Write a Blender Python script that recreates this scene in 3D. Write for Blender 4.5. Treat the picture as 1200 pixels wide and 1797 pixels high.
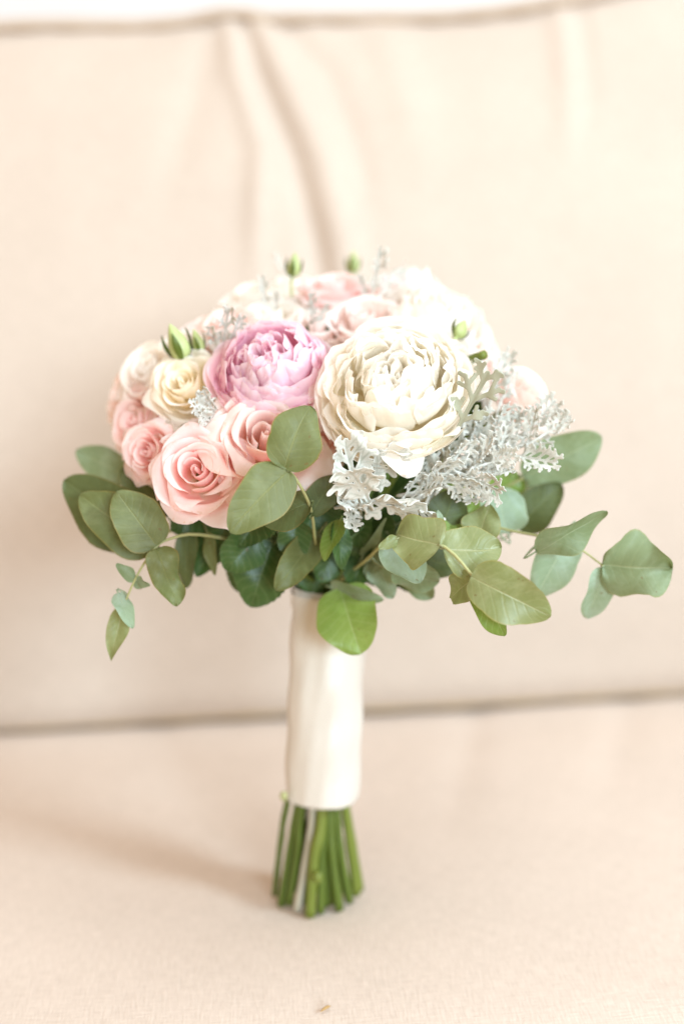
import bpy, math, random
import numpy as np
from mathutils import Vector, Matrix

random.seed(7)
rng = np.random.default_rng(11)
scene = bpy.context.scene
for o in list(bpy.data.objects):
    bpy.data.objects.remove(o)
COL = scene.collection
rad = math.radians

# ------------------------------------------------------------------ camera
PITCH, ROLL, LENS = rad(12.0), rad(1.5), 50.0
CAM = Vector((0.0, 0.0, 0.475))
F = Vector((0, math.cos(PITCH), -math.sin(PITCH)))
R0 = Vector((1, 0, 0))
U0 = R0.cross(F)
R = R0 * math.cos(ROLL) - U0 * math.sin(ROLL)
U = U0 * math.cos(ROLL) + R0 * math.sin(ROLL)
T = -F                                    # towards the viewer
FPX = 1797 * LENS / 36.0
cd = bpy.data.cameras.new('camera')
cam = bpy.data.objects.new('camera', cd)
COL.objects.link(cam)
m = Matrix.Identity(4)
for i in range(3):
    m[i][0], m[i][1], m[i][2], m[i][3] = R[i], U[i], T[i], CAM[i]
cam.matrix_world = m
cd.lens = LENS
cd.sensor_fit = 'VERTICAL'
cd.sensor_height = 36.0
cd.clip_start, cd.clip_end = 0.01, 50
cd.dof.use_dof = True
cd.dof.focus_distance = 0.828
cd.dof.aperture_fstop = 2.0
scene.camera = cam

# ------------------------------------------------------------------ light
w = bpy.data.worlds.new('World')
scene.world = w
w.use_nodes = True
bg = w.node_tree.nodes['Background']
bg.inputs[0].default_value = (1.0, 0.68, 0.40, 1)
bg.inputs[1].default_value = 0.63

def area(name, loc, target, size, size_y, power, col):
    l = bpy.data.lights.new(name, 'AREA')
    l.shape = 'RECTANGLE'
    l.size, l.size_y, l.energy, l.color = size, size_y, power, col
    o = bpy.data.objects.new(name, l)
    COL.objects.link(o)
    o.location = loc
    o.rotation_euler = (Vector(target) - Vector(loc)).to_track_quat('-Z', 'Y').to_euler()
    return o
area('window_light', (3.2, -1.12, 2.4), (0, 1.0, 0.2), 0.75, 0.9, 124, (0.66, 0.86, 1.0))
area('front_window_light', (1.50, -3.6, 1.30), (0, 1.2, 0.3), 1.6, 1.1, 150, (0.66, 0.86, 1.0))
area('ceiling_light', (0.3, 0.6, 2.3), (0, 1.1, 0.2), 1.8, 1.6, 20, (0.72, 0.88, 1.0))  # added fill from above, no known lamp; brightens seat and upper cushion

vs = scene.view_settings
vs.view_transform = 'Standard'
vs.look = 'None'
vs.exposure = 0.48
vs.gamma = 1.0
scene.cycles.use_denoising = True
scene.cycles.max_bounces = 16
scene.cycles.diffuse_bounces = 12
scene.cycles.transparent_max_bounces = 8

# ------------------------------------------------------------------ helpers
def P(x, y, d):
    """point seen at photo position (x, y) at distance d along the view axis"""
    return CAM + F * d + R * ((x - 600) / FPX * d) + U * ((898.5 - y) / FPX * d)
def px(n, d):
    return n * d / FPX

def mesh_obj(name, verts, faces, mat, parent=None, smooth=True, uv=None):
    me = bpy.data.meshes.new(name)
    me.from_pydata([tuple(v) for v in verts], [], faces)
    if smooth:
        me.shade_smooth()
    if uv is not None:
        lay = me.uv_layers.new(name='UVMap')
        idx = np.empty(len(me.loops), dtype=np.int32)
        me.loops.foreach_get('vertex_index', idx)
        lay.data.foreach_set('uv', np.asarray(uv, dtype=np.float32)[idx].ravel())
    if mat is not None:
        me.materials.append(mat)
    o = bpy.data.objects.new(name, me)
    COL.objects.link(o)
    if parent is not None:
        o.parent = parent
    return o

def grid_faces(nu, nv, wrap=False):
    fs = []
    cu = nu if wrap else nu - 1
    for j in range(nv - 1):
        for i in range(cu):
            i2 = (i + 1) % nu
            fs.append((j * nu + i, j * nu + i2, (j + 1) * nu + i2, (j + 1) * nu + i))
    return fs

def tube_data(pts, radii, n=8, cap=True):
    pts = [Vector(p) for p in pts]
    if not hasattr(radii, '__len__'):
        radii = [radii] * len(pts)
    V, Fs = [], []
    t0 = (pts[1] - pts[0]).normalized()
    ref = Vector((0, 0, 1)) if abs(t0.z) < 0.9 else Vector((1, 0, 0))
    nrm = t0.cross(ref).normalized()
    for k, p in enumerate(pts):
        a = pts[max(k - 1, 0)]
        b = pts[min(k + 1, len(pts) - 1)]
        t = (b - a).normalized()
        nrm = (nrm - t * nrm.dot(t)).normalized()
        bn = t.cross(nrm)
        for i in range(n):
            ang = 2 * math.pi * i / n
            V.append(p + (nrm * math.cos(ang) + bn * math.sin(ang)) * radii[k])
    Fs = grid_faces(n, len(pts), True)
    if cap:
        Fs.append(tuple(range(n))[::-1])
        Fs.append(tuple((len(pts) - 1) * n + i for i in range(n)))
    return V, Fs

def bez(pts, n):
    """Catmull-Rom through points"""
    pts = [Vector(p) for p in pts]
    ext = [pts[0] * 2 - pts[1]] + pts + [pts[-1] * 2 - pts[-2]]
    out = []
    segs = len(pts) - 1
    for k in range(n):
        s = k / (n - 1) * segs
        i = min(int(s), segs - 1)
        t = s - i
        p0, p1, p2, p3 = ext[i:i + 4]
        out.append(0.5 * ((2 * p1) + (p2 - p0) * t + (2 * p0 - 5 * p1 + 4 * p2 - p3) * t * t + (3 * p1 - p0 - 3 * p2 + p3) * t ** 3))
    return out

# ------------------------------------------------------------------ materials
class N:
    def __init__(self, name):
        self.m = bpy.data.materials.new(name)
        self.m.use_nodes = True
        self.nt = self.m.node_tree
        self.nt.nodes.clear()
        self.out = self.n('ShaderNodeOutputMaterial')
    def n(self, t, **kw):
        nd = self.nt.nodes.new(t)
        for k, v in kw.items():
            setattr(nd, k, v)
        return nd
    def l(self, a, b):
        self.nt.links.new(a, b)
    def val(self, sock, v):
        if hasattr(v, 'node'):
            self.l(v, sock)
        else:
            sock.default_value = v
    def math(self, op, a, b=0.0, c=None):
        nd = self.n('ShaderNodeMath', operation=op)
        self.val(nd.inputs[0], a)
        self.val(nd.inputs[1], b)
        if c is not None:
            self.val(nd.inputs[2], c)
        return nd.outputs[0]
    def mix(self, f, a, b, mode='MIX'):
        nd = self.n('ShaderNodeMix', data_type='RGBA', blend_type=mode)
        self.val(nd.inputs[0], f)
        self.val(nd.inputs[6], a)
        self.val(nd.inputs[7], b)
        return nd.outputs[2]
    def ramp(self, f, stops):
        nd = self.n('ShaderNodeValToRGB')
        el = nd.color_ramp.elements
        while len(el) < len(stops):
            el.new(0.5)
        for e, (p, c) in zip(el, stops):
            e.position = p
            e.color = c if len(c) == 4 else (*c, 1)
        self.val(nd.inputs[0], f)
        return nd.outputs[0]
    def noise(self, vec, scale, detail=3, rough=0.5, dist=0.0):
        nd = self.n('ShaderNodeTexNoise')
        nd.inputs['Scale'].default_value = scale
        nd.inputs['Detail'].default_value = detail
        nd.inputs['Roughness'].default_value = rough
        nd.inputs['Distortion'].default_value = dist
        if vec is not None:
            self.l(vec, nd.inputs['Vector'])
        return nd.outputs['Fac']
    def bump(self, h, strength, dist=0.001):
        nd = self.n('ShaderNodeBump')
        nd.inputs['Strength'].default_value = strength
        nd.inputs['Distance'].default_value = dist
        self.l(h, nd.inputs['Height'])
        return nd.outputs[0]
def c4(c):
    return (*c, 1.0)

def thin_shader(k, col, rough, transl, bumpn=None, spec=0.35, tcol=None, sheen=0.0):
    pr = k.n('ShaderNodeBsdfPrincipled')
    k.val(pr.inputs['Base Color'], col)
    pr.inputs['Roughness'].default_value = rough
    pr.inputs['Specular IOR Level'].default_value = spec
    pr.inputs['Sheen Weight'].default_value = sheen
    tr = k.n('ShaderNodeBsdfTranslucent')
    k.val(tr.inputs[0], tcol if tcol is not None else col)
    if bumpn is not None:
        k.l(bumpn, pr.inputs['Normal'])
    mx = k.n('ShaderNodeMixShader')
    mx.inputs[0].default_value = transl
    k.l(pr.outputs[0], mx.inputs[1])
    k.l(tr.outputs[0], mx.inputs[2])
    k.l(mx.outputs[0], k.out.inputs[0])
    return k.m

def petal_mat(name, base, mid, tip, edge, transl=0.38, vein=0.25):
    """pigment runs from the claw of the petal to its rim (UV v), fine veins along it"""
    k = N(name)
    uv = k.n('ShaderNodeUVMap').outputs[0]
    sp = k.n('ShaderNodeSeparateXYZ')
    k.l(uv, sp.inputs[0])
    oi = k.n('ShaderNodeObjectInfo').outputs['Random']
    tc = k.n('ShaderNodeTexCoord').outputs['Object']
    nz = k.noise(tc, 90, 3)
    v = k.math('ADD', sp.outputs[1], k.math('MULTIPLY', k.math('SUBTRACT', nz, 0.5), 0.22))
    col = k.ramp(v, [(0.0, base), (0.45, mid), (0.86, tip), (1.0, edge)])
    mp = k.n('ShaderNodeMapping')
    mp.inputs['Scale'].default_value = (26, 1.6, 1)
    k.l(uv, mp.inputs[0])
    vn = k.noise(mp.outputs[0], 1.0, 4, 0.6)
    col = k.mix(k.math('MULTIPLY', k.math('SUBTRACT', vn, 0.45), vein), col, c4(mid), 'MULTIPLY')
    br = k.math('MULTIPLY', k.math('GREATER_THAN', sp.outputs[1], 0.955), k.math('GREATER_THAN', k.noise(tc, 210, 2), 0.60))
    col = k.mix(k.math('MULTIPLY', br, 0.30), col, c4((0.70, 0.50, 0.30)))
    hs = k.n('ShaderNodeHueSaturation')
    k.l(col, hs.inputs['Color'])
    k.l(k.math('ADD', 0.94, k.math('MULTIPLY', oi, 0.12)), hs.inputs['Value'])
    k.l(k.math('ADD', 0.85, k.math('MULTIPLY', oi, 0.3)), hs.inputs['Saturation'])
    return thin_shader(k, hs.outputs[0], 0.55, transl, k.bump(vn, 0.28, 0.0006), 0.25)

M = {}
M['pink_rose'] = petal_mat('pink_rose_petal', (0.96, 0.77, 0.58), (0.965, 0.70, 0.67), (0.972, 0.80, 0.78), (0.976, 0.87, 0.85), 0.52, 0.4)
M['coral_rose'] = petal_mat('coral_rose_petal', (0.96, 0.77, 0.54), (0.965, 0.70, 0.63), (0.972, 0.80, 0.74), (0.976, 0.87, 0.82), 0.52, 0.4)
M['blush_rose'] = petal_mat('blush_rose_petal', (0.95, 0.82, 0.68), (0.965, 0.82, 0.77), (0.97, 0.87, 0.83), (0.975, 0.91, 0.88), 0.48)
M['cream_rose'] = petal_mat('cream_rose_petal', (0.96, 0.85, 0.58), (0.965, 0.90, 0.75), (0.97, 0.925, 0.82), (0.975, 0.94, 0.87), 0.48)
M['white_rose'] = petal_mat('white_rose_petal', (0.955, 0.89, 0.74), (0.96, 0.915, 0.85), (0.96, 0.93, 0.885), (0.96, 0.935, 0.905), 0.48)
M['pink_peony'] = petal_mat('pink_peony_petal', (0.93, 0.47, 0.62), (0.945, 0.69, 0.785), (0.955, 0.775, 0.84), (0.96, 0.845, 0.885), 0.52, vein=0.35)
M['cream_peony'] = petal_mat('cream_peony_petal', (0.985, 0.91, 0.68), (0.987, 0.957, 0.88), (0.988, 0.966, 0.92), (0.988, 0.972, 0.95), 0.54, 0.2)
M['white_peony'] = petal_mat('white_peony_petal', (0.95, 0.87, 0.75), (0.96, 0.915, 0.865), (0.96, 0.93, 0.89), (0.96, 0.935, 0.905), 0.5, 0.15)
M['pale_peony'] = petal_mat('pale_pink_peony_petal', (0.94, 0.80, 0.82), (0.96, 0.88, 0.90), (0.965, 0.91, 0.925), (0.97, 0.94, 0.95), 0.48)

def leaf_mat(name, a, b, edge, rib, rough=0.5, transl=0.22, spec=0.4, veinf=0.13, bloom=None):
    k = N(name)
    uv = k.n('ShaderNodeUVMap').outputs[0]
    sp = k.n('ShaderNodeSeparateXYZ')
    k.l(uv, sp.inputs[0])
    au = k.math('ABSOLUTE', k.math('SUBTRACT', sp.outputs[0], 0.5))
    tc = k.n('ShaderNodeTexCoord').outputs['Object']
    n1 = k.noise(tc, 55, 4, 0.6)
    n2 = k.noise(tc, 420, 3, 0.6)
    oi = k.n('ShaderNodeObjectInfo').outputs['Random']
    f = k.math('ADD', k.math('MULTIPLY', n1, 1.5), k.math('SUBTRACT', k.math('MULTIPLY', oi, 0.5), 0.5))
    col = k.mix(k.math('MINIMUM', k.math('MAXIMUM', f, 0.0), 1.0), c4(a), c4(b))
    blm = k.math('MULTIPLY', k.math('MAXIMUM', k.math('SUBTRACT', k.noise(tc, 38, 5, 0.65, 1.2), 0.46), 0.0), 2.2)
    col = k.mix(k.math('MINIMUM', blm, 0.5), col, c4((min(b[0] * 1.5, 0.6), min(b[1] * 1.5, 0.6), min(b[2] * 1.9, 0.55))))
    # side veins sweep up from the midrib
    ph = k.math('ADD', k.math('MULTIPLY', k.math('SUBTRACT', sp.outputs[1], k.math('MULTIPLY', au, 0.55)), 46.0), k.math('MULTIPLY', n1, 7.0))
    vs_ = k.math('POWER', k.math('ADD', k.math('MULTIPLY', k.math('SINE', ph), 0.5), 0.5), 9.0)
    vv = k.math('MULTIPLY', vs_, veinf)
    ribm = k.math('LESS_THAN', au, 0.011)
    ribs = k.math('MAXIMUM', k.math('SUBTRACT', 1.0, k.math('MULTIPLY', au, 42.0)), 0.0)
    col = k.mix(vv, col, c4(rib))
    col = k.mix(k.math('MULTIPLY', ribs, 0.85), col, c4(rib))
    em = k.math('MULTIPLY', k.math('MAXIMUM', k.math('SUBTRACT', au, 0.468), 0.0), 30.0)
    col = k.mix(k.math('MINIMUM', em, 0.9), col, c4(edge))
    col = k.mix(k.math('MULTIPLY', n2, 0.22), col, c4([x * 0.45 for x in a]))
    sp_ = k.noise(tc, 260, 1, 0.4)
    col = k.mix(k.math('MULTIPLY', k.math('GREATER_THAN', sp_, 0.765), 0.55), col, c4((0.16, 0.09, 0.03)))
    h = k.math('ADD', k.math('MULTIPLY', ribs, -0.8), k.math('ADD', k.math('MULTIPLY', vs_, -0.25), k.math('MULTIPLY', n2, 0.15)))
    return thin_shader(k, col, rough, transl, k.bump(h, 0.5, 0.0006), spec, k.mix(0.5, col, c4((b[0] * 1.3, b[1] * 1.35, b[2] * 0.6))))

M['euc'] = leaf_mat('eucalyptus_leaf', (0.111, 0.132, 0.039), (0.162, 0.186, 0.065), (0.272, 0.205, 0.047), (0.243, 0.264, 0.103))
M['euc_dark'] = leaf_mat('eucalyptus_leaf_dark', (0.067, 0.090, 0.026), (0.102, 0.129, 0.043), (0.190, 0.143, 0.038), (0.162, 0.194, 0.069))
M['euc_yellow'] = leaf_mat('eucalyptus_leaf_young', (0.197, 0.237, 0.081), (0.288, 0.324, 0.150), (0.346, 0.310, 0.098), (0.461, 0.474, 0.252), 0.38, 0.28, 0.5)
M['euc_pale'] = leaf_mat('eucalyptus_leaf_glaucous', (0.231, 0.321, 0.204), (0.318, 0.416, 0.286), (0.398, 0.477, 0.302), (0.437, 0.538, 0.377), 0.5, 0.25, 0.4)
M['euc_grey'] = leaf_mat('eucalyptus_leaf_grey', (0.175, 0.235, 0.116), (0.244, 0.313, 0.178), (0.320, 0.346, 0.171), (0.358, 0.428, 0.260), 0.5, 0.25, 0.4)
M['rose_leaf'] = leaf_mat('rose_leaf', (0.030, 0.075, 0.014), (0.060, 0.125, 0.028), (0.10, 0.15, 0.05), (0.13, 0.20, 0.07), 0.4, 0.2, 0.45, 0.5)
M['bright_leaf'] = leaf_mat('bright_leaf', (0.150, 0.260, 0.040), (0.250, 0.360, 0.085), (0.30, 0.34, 0.08), (0.36, 0.46, 0.18), 0.38, 0.3, 0.5, 0.3)

def stem_mat(name, a, b, rough=0.5):
    k = N(name)
    tc = k.n('ShaderNodeTexCoord').outputs['Object']
    mp = k.n('ShaderNodeMapping')
    mp.inputs['Scale'].default_value = (300, 300, 25)
    k.l(tc, mp.inputs[0])
    n1 = k.noise(mp.outputs[0], 1.0, 4)
    n2 = k.noise(tc, 30, 3)
    col = k.mix(k.math('MINIMUM', k.math('MULTIPLY', k.math('ADD', n1, n2), 0.6), 1.0), c4(a), c4(b))
    pr = k.n('ShaderNodeBsdfPrincipled')
    k.l(col, pr.inputs['Base Color'])
    pr.inputs['Roughness'].default_value = rough
    k.l(k.bump(n1, 0.4, 0.0006), pr.inputs['Normal'])
    k.l(pr.outputs[0], k.out.inputs[0])
    return k.m
M['stem'] = stem_mat('green_stem', (0.045, 0.074, 0.005), (0.105, 0.150, 0.012))
M['stem_light'] = stem_mat('light_green_stem', (0.095, 0.125, 0.011), (0.170, 0.208, 0.026))
M['stem_grey'] = stem_mat('felted_pale_stem', (0.38, 0.36, 0.27), (0.52, 0.49, 0.39), 0.8)
M['twig'] = stem_mat('eucalyptus_twig', (0.30, 0.30, 0.12), (0.42, 0.43, 0.20))
M['cut'] = stem_mat('cut_stem_end', (0.42, 0.44, 0.16), (0.58, 0.56, 0.28), 0.8)
M['calyx'] = stem_mat('calyx_green', (0.10, 0.17, 0.03), (0.20, 0.29, 0.07))
M['bud'] = stem_mat('bud_green', (0.24, 0.33, 0.08), (0.50, 0.55, 0.26))

def miller_mat():
    k = N('silver_felt_leaf')
    tc = k.n('ShaderNodeTexCoord').outputs['Object']
    n1 = k.noise(tc, 130, 4, 0.6)
    n2 = k.noise(tc, 900, 3, 0.7)
    at = k.n('ShaderNodeUVMap').outputs[0]
    sp = k.n('ShaderNodeSeparateXYZ')
    k.l(at, sp.inputs[0])
    # felt is worn thin towards the middle of the blade, where green shows through
    f = k.math('MULTIPLY', k.math('SUBTRACT', k.math('ADD', sp.outputs[0], k.math('MULTIPLY', n1, 0.9)), 0.85), 1.5)
    f = k.math('MINIMUM', k.math('MAXIMUM', f, 0.0), 0.72)
    col = k.mix(f, c4((0.73, 0.725, 0.67)), c4((0.30, 0.335, 0.245)))
    return thin_shader(k, col, 0.9, 0.22, k.bump(n2, 0.6, 0.0006), 0.08, sheen=0.3)
M['miller'] = miller_mat()
def miller_back():
    k = N('silver_felt_leaf_grey')
    tc = k.n('ShaderNodeTexCoord').outputs['Object']
    n1 = k.noise(tc, 160, 4, 0.6)
    n2 = k.noise(tc, 900, 3, 0.7)
    col = k.mix(n1, c4((0.52, 0.53, 0.42)), c4((0.36, 0.38, 0.27)))
    return thin_shader(k, col, 0.85, 0.12, k.bump(n2, 0.5, 0.0005), 0.15, sheen=0.2)
M['miller_grey'] = miller_back()

def fabric(name, a, b, scale=620):
    k = N(name)
    tc = k.n('ShaderNodeTexCoord').outputs['UV']
    hs = []
    for sx, sy in ((scale, scale * 0.12), (scale * 0.12, scale)):
        mp = k.n('ShaderNodeMapping')
        mp.inputs['Scale'].default_value = (sx, sy, 1)
        k.l(tc, mp.inputs[0])
        hs.append(k.noise(mp.outputs[0], 1.0, 2, 0.6))
    weave = k.math('ADD', hs[0], hs[1])
    big = k.noise(tc, 9, 4, 0.6)
    f = k.math('ADD', k.math('MULTIPLY', k.math('SUBTRACT', weave, 1.0), 1.7), k.math('MULTIPLY', big, 0.9))
    col = k.mix(k.math('MINIMUM', k.math('MAXIMUM', f, 0.0), 1.0), c4(a), c4(b))
    pr = k.n('ShaderNodeBsdfPrincipled')
    k.l(col, pr.inputs['Base Color'])
    pr.inputs['Roughness'].default_value = 0.9
    pr.inputs['Specular IOR Level'].default_value = 0.06
    pr.inputs['Sheen Weight'].default_value = 0.04
    k.l(k.bump(weave, 0.35, 0.0012), pr.inputs['Normal'])
    k.l(pr.outputs[0], k.out.inputs[0])
    return k.m
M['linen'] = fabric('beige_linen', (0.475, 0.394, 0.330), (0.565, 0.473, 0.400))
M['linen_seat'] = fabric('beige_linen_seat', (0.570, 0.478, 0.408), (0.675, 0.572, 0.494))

M['cord'] = fabric('tan_cord', (0.33, 0.235, 0.140), (0.42, 0.315, 0.205))  # tan stands in for the warm shade of the seat crevice
M['cord_light'] = fabric('beige_cord', (0.41, 0.32, 0.24), (0.50, 0.40, 0.315))

def satin():
    k = N('ivory_satin')
    tc = k.n('ShaderNodeTexCoord').outputs['UV']
    mp = k.n('ShaderNodeMapping')
    mp.inputs['Scale'].default_value = (5, 900, 1)
    k.l(tc, mp.inputs[0])
    th = k.noise(mp.outputs[0], 1.0, 2)
    big = k.noise(tc, 6, 3)
    pr = k.n('ShaderNodeBsdfPrincipled')
    k.l(k.mix(big, c4((0.60, 0.56, 0.50)), c4((0.66, 0.62, 0.56))), pr.inputs['Base Color'])
    pr.inputs['Roughness'].default_value = 0.27
    pr.inputs['Specular IOR Level'].default_value = 0.85
    pr.inputs['Anisotropic'].default_value = 0.5
    pr.inputs['Sheen Weight'].default_value = 0.3
    k.l(k.bump(k.math('ADD', k.math('MULTIPLY', th, 0.3), big), 0.25, 0.003), pr.inputs['Normal'])
    k.l(pr.outputs[0], k.out.inputs[0])
    return k.m
M['satin'] = satin()

def plain(name, c, rough=0.8):
    k = N(name)
    tc = k.n('ShaderNodeTexCoord').outputs['Object']
    n1 = k.noise(tc, 6, 4)
    pr = k.n('ShaderNodeBsdfPrincipled')
    k.l(k.mix(n1, c4(c), c4([x * 0.96 for x in c])), pr.inputs['Base Color'])
    pr.inputs['Roughness'].default_value = rough
    k.l(pr.outputs[0], k.out.inputs[0])
    return k.m
M['wall'] = plain('white_wall', (0.66, 0.64, 0.64))
M['crumb'] = plain('tan_fleck', (0.42, 0.26, 0.10))

# ------------------------------------------------------------------ setting: wall and cushions
YAW = rad(4.5)
def yawed(x, y, z, oy):
    """cushion space (x along the sofa, y away from the viewer, z up) turned a little about the vertical"""
    return (x * math.cos(YAW) - y * math.sin(YAW) * 1.0, oy + x * math.sin(YAW) + y * math.cos(YAW), z)

wall = mesh_obj('wall', [(-4, 1.95, -1), (4, 2.45, -1), (4, 2.45, 3), (-4, 1.95, 3)], [(0, 1, 2, 3)], M['wall'], smooth=False)
wall['kind'] = 'structure'

def sstep(a, b, x):
    t = np.clip((x - a) / (b - a), 0, 1)
    return t * t * (3 - 2 * t)

def vnoise(x, y, seed, n=7):
    """smooth pseudo random field"""
    r = np.random.default_rng(seed)
    out = np.zeros_like(x)
    for k in range(n):
        a = r.uniform(0, 2 * math.pi)
        f = r.uniform(0.5, 1.6)
        out += np.sin((x * math.cos(a) + y * math.sin(a)) * f + r.uniform(0, 6.28)) / n
    return out

def cushion(name, W, nx, loop, disp, oy, mat, label, extra=None):
    """sweep a closed cross-section loop [(y, z)] along x; disp(x, y, z, arc) shifts it"""
    loop = np.array(loop)
    nl = len(loop)
    xs = np.linspace(-W, W, nx)
    X = np.repeat(xs[:, None], nl, 1)
    Y = np.repeat(loop[None, :, 0], nx, 0)
    Z = np.repeat(loop[None, :, 1], nx, 0)
    Y, Z = disp(X, Y, Z)
    seg = np.r_[0, np.cumsum(np.hypot(*np.diff(loop, axis=0).T))]
    V = [yawed(X[i, j], Y[i, j], Z[i, j], oy) for i in range(nx) for j in range(nl)]
    uv = [(X[i, j], seg[j]) for i in range(nx) for j in range(nl)]
    Fs = []
    for i in range(nx - 1):
        for j in range(nl):
            j2 = (j + 1) % nl
            Fs.append((i * nl + j, (i + 1) * nl + j, (i + 1) * nl + j2, i * nl + j2))
    Fs.append(tuple(range(nl)))
    Fs.append(tuple((nx - 1) * nl + j for j in range(nl))[::-1])
    o = mesh_obj(name, V, Fs, mat, uv=uv)
    return o

def rloop(pts, n):
    """closed smooth loop through (y, z) points"""
    pts = [Vector((p[0], p[1], 0)) for p in pts]
    m_ = len(pts)
    out = []
    for k in range(n):
        s = k / n * m_
        i = int(s)
        t = s - i
        p0, p1, p2, p3 = (pts[(i + q) % m_] for q in (-1, 0, 1, 2))
        q = 0.5 * ((2 * p1) + (p2 - p0) * t + (2 * p0 - 5 * p1 + 4 * p2 - p3) * t * t + (3 * p1 - p0 - 3 * p2 + p3) * t ** 3)
        out.append((q.x, q.y))
    return out

# seat cushion: the top is z = 0 where the bouquet stands
SEAT_Y = 1.303                                     # cushion-space origin: seam line
seat_loop = rloop([(-0.598, -0.035), (-0.565, -0.006), (-0.45, 0.0), (-0.25, 0.0), (-0.08, -0.001), (0.06, -0.006), (0.14, -0.03),
                   (0.15, -0.1), (0.12, -0.17), (-0.2, -0.18), (-0.5, -0.18), (-0.6, -0.15), (-0.62, -0.09)], 150)
def seat_disp(X, Y, Z):
    top = sstep(-0.05, -0.004, Z)
    n = vnoise(X * 14, Y * 14, 3) * 0.0022 + vnoise(X * 30, Y * 9, 5) * 0.0008
    # a shallow dent round the stems, soft creases running to the back seam
    cre = 0.0025 * np.exp(-((X - 0.10 - (Y + 0.1) * 0.25) / 0.016) ** 2) * sstep(-0.35, -0.1, Y)
    cre += 0.002 * np.exp(-((X + 0.16 + (Y + 0.1) * 0.2) / 0.02) ** 2) * sstep(-0.3, -0.05, Y)
    cre += 0.002 * np.exp(-((X - 0.24 - (Y + 0.1) * 0.35) / 0.02) ** 2) * sstep(-0.35, -0.1, Y)
    return Y, Z + (n - 0.002 - cre) * top
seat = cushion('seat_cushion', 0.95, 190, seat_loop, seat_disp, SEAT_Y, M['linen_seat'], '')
seat['label'] = 'beige linen sofa seat cushion on which the bouquet stands'
seat['category'] = 'cushion'

# back cushion leans away; its lower front edge rests on the seat
LEAN = math.tan(rad(17))
back_loop = rloop([(0.006, 0.000), (-0.007, 0.011), (-0.014, 0.045), (-0.016, 0.15), (0.016, 0.30), (0.082, 0.45), (0.160, 0.58), (0.205, 0.640), (0.224, 0.660), (0.245, 0.668), (0.275, 0.664),
                   (0.33, 0.62), (0.35, 0.50), (0.31, 0.30), (0.26, 0.12), (0.20, 0.01), (0.10, -0.002), (0.04, -0.003)], 260)
def pleat(X, Z, pts, wid, amp):
    """ridge along a wandering line given as (z, x) points"""
    zs = np.array([p[0] for p in pts])[::-1]
    xs = np.array([p[1] for p in pts])[::-1]
    xp = np.interp(Z, zs, xs)
    fade = sstep(zs[0], zs[0] + 0.12, Z) * (1 - sstep(zs[-1] - 0.01, zs[-1] + 0.012, Z))
    return amp * np.exp(-((X - xp) / wid) ** 2) * fade
def back_disp(X, Y, Z):
    front = 1 - sstep(0.05, 0.11, Y - np.maximum(Z - 0.05, 0) * 0.30)
    n = vnoise(X * 9, Z * 7, 21) * 0.008 + vnoise(X * 26, Z * 10, 23) * 0.0022
    d = n
    d = d + pleat(X, Z, [(0.67, -0.085), (0.60, -0.080), (0.53, -0.060), (0.47, -0.066), (0.36, -0.075)], 0.0111, 0.0081)
    d = d - pleat(X, Z, [(0.67, -0.078), (0.60, -0.060), (0.52, -0.030), (0.44, -0.014), (0.30, 0.0)], 0.0104, 0.0099)
    d = d + pleat(X, Z, [(0.67, -0.062), (0.60, -0.032), (0.52, 0.000), (0.44, 0.014), (0.32, 0.02)], 0.0163, 0.0099)
    d = d - pleat(X, Z, [(0.67, -0.05), (0.60, 0.012), (0.52, 0.034), (0.42, 0.044)], 0.0141, 0.0056)
    d = d - pleat(X, Z, [(0.67, -0.09), (0.60, -0.115), (0.52, -0.14), (0.44, -0.165)], 0.0178, 0.0043)
    d = d + pleat(X, Z, [(0.67, 0.255), (0.58, 0.250), (0.48, 0.235)], 0.0118, 0.0062)
    d = d - pleat(X, Z, [(0.67, 0.275), (0.58, 0.272), (0.50, 0.258)], 0.0104, 0.0050)
    d = d + pleat(X, Z, [(0.67, 0.06), (0.58, 0.085), (0.46, 0.10)], 0.0200, 0.0037)
    d = d + 0.0022 * sstep(0.35, 0.62, Z) * vnoise(X * 60 + vnoise(X * 8, Z * 8, 77) * 3, Z * 9, 31) + 0.0012 * vnoise(X * 38, Z * 30, 33)
    Y2 = Y - d * front
    # the seam puckers where the pleats gather and the corner rises to the right
    up = sstep(0.55, 0.66, Z)
    Z2 = Z + up * (0.006 * np.exp(-((X + 0.085) / 0.03) ** 2) + 0.030 * sstep(0.12, 0.42, X) + 0.003 * vnoise(X * 30, X * 0, 8) - 0.004 * sstep(-0.1, -0.2, X))
    Z2 = Z2 * 1.014
    # the lower edge is slightly wavy where it meets the seat
    lo = 1 - sstep(0.02, 0.12, Z)
    return Y2 + lo * 0.006 * vnoise(X * 16, X * 0, 4), Z2
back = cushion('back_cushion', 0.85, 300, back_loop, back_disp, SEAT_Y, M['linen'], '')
back['label'] = 'beige linen sofa back cushion with gathered pleats behind the bouquet'
back['category'] = 'cushion'

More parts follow.
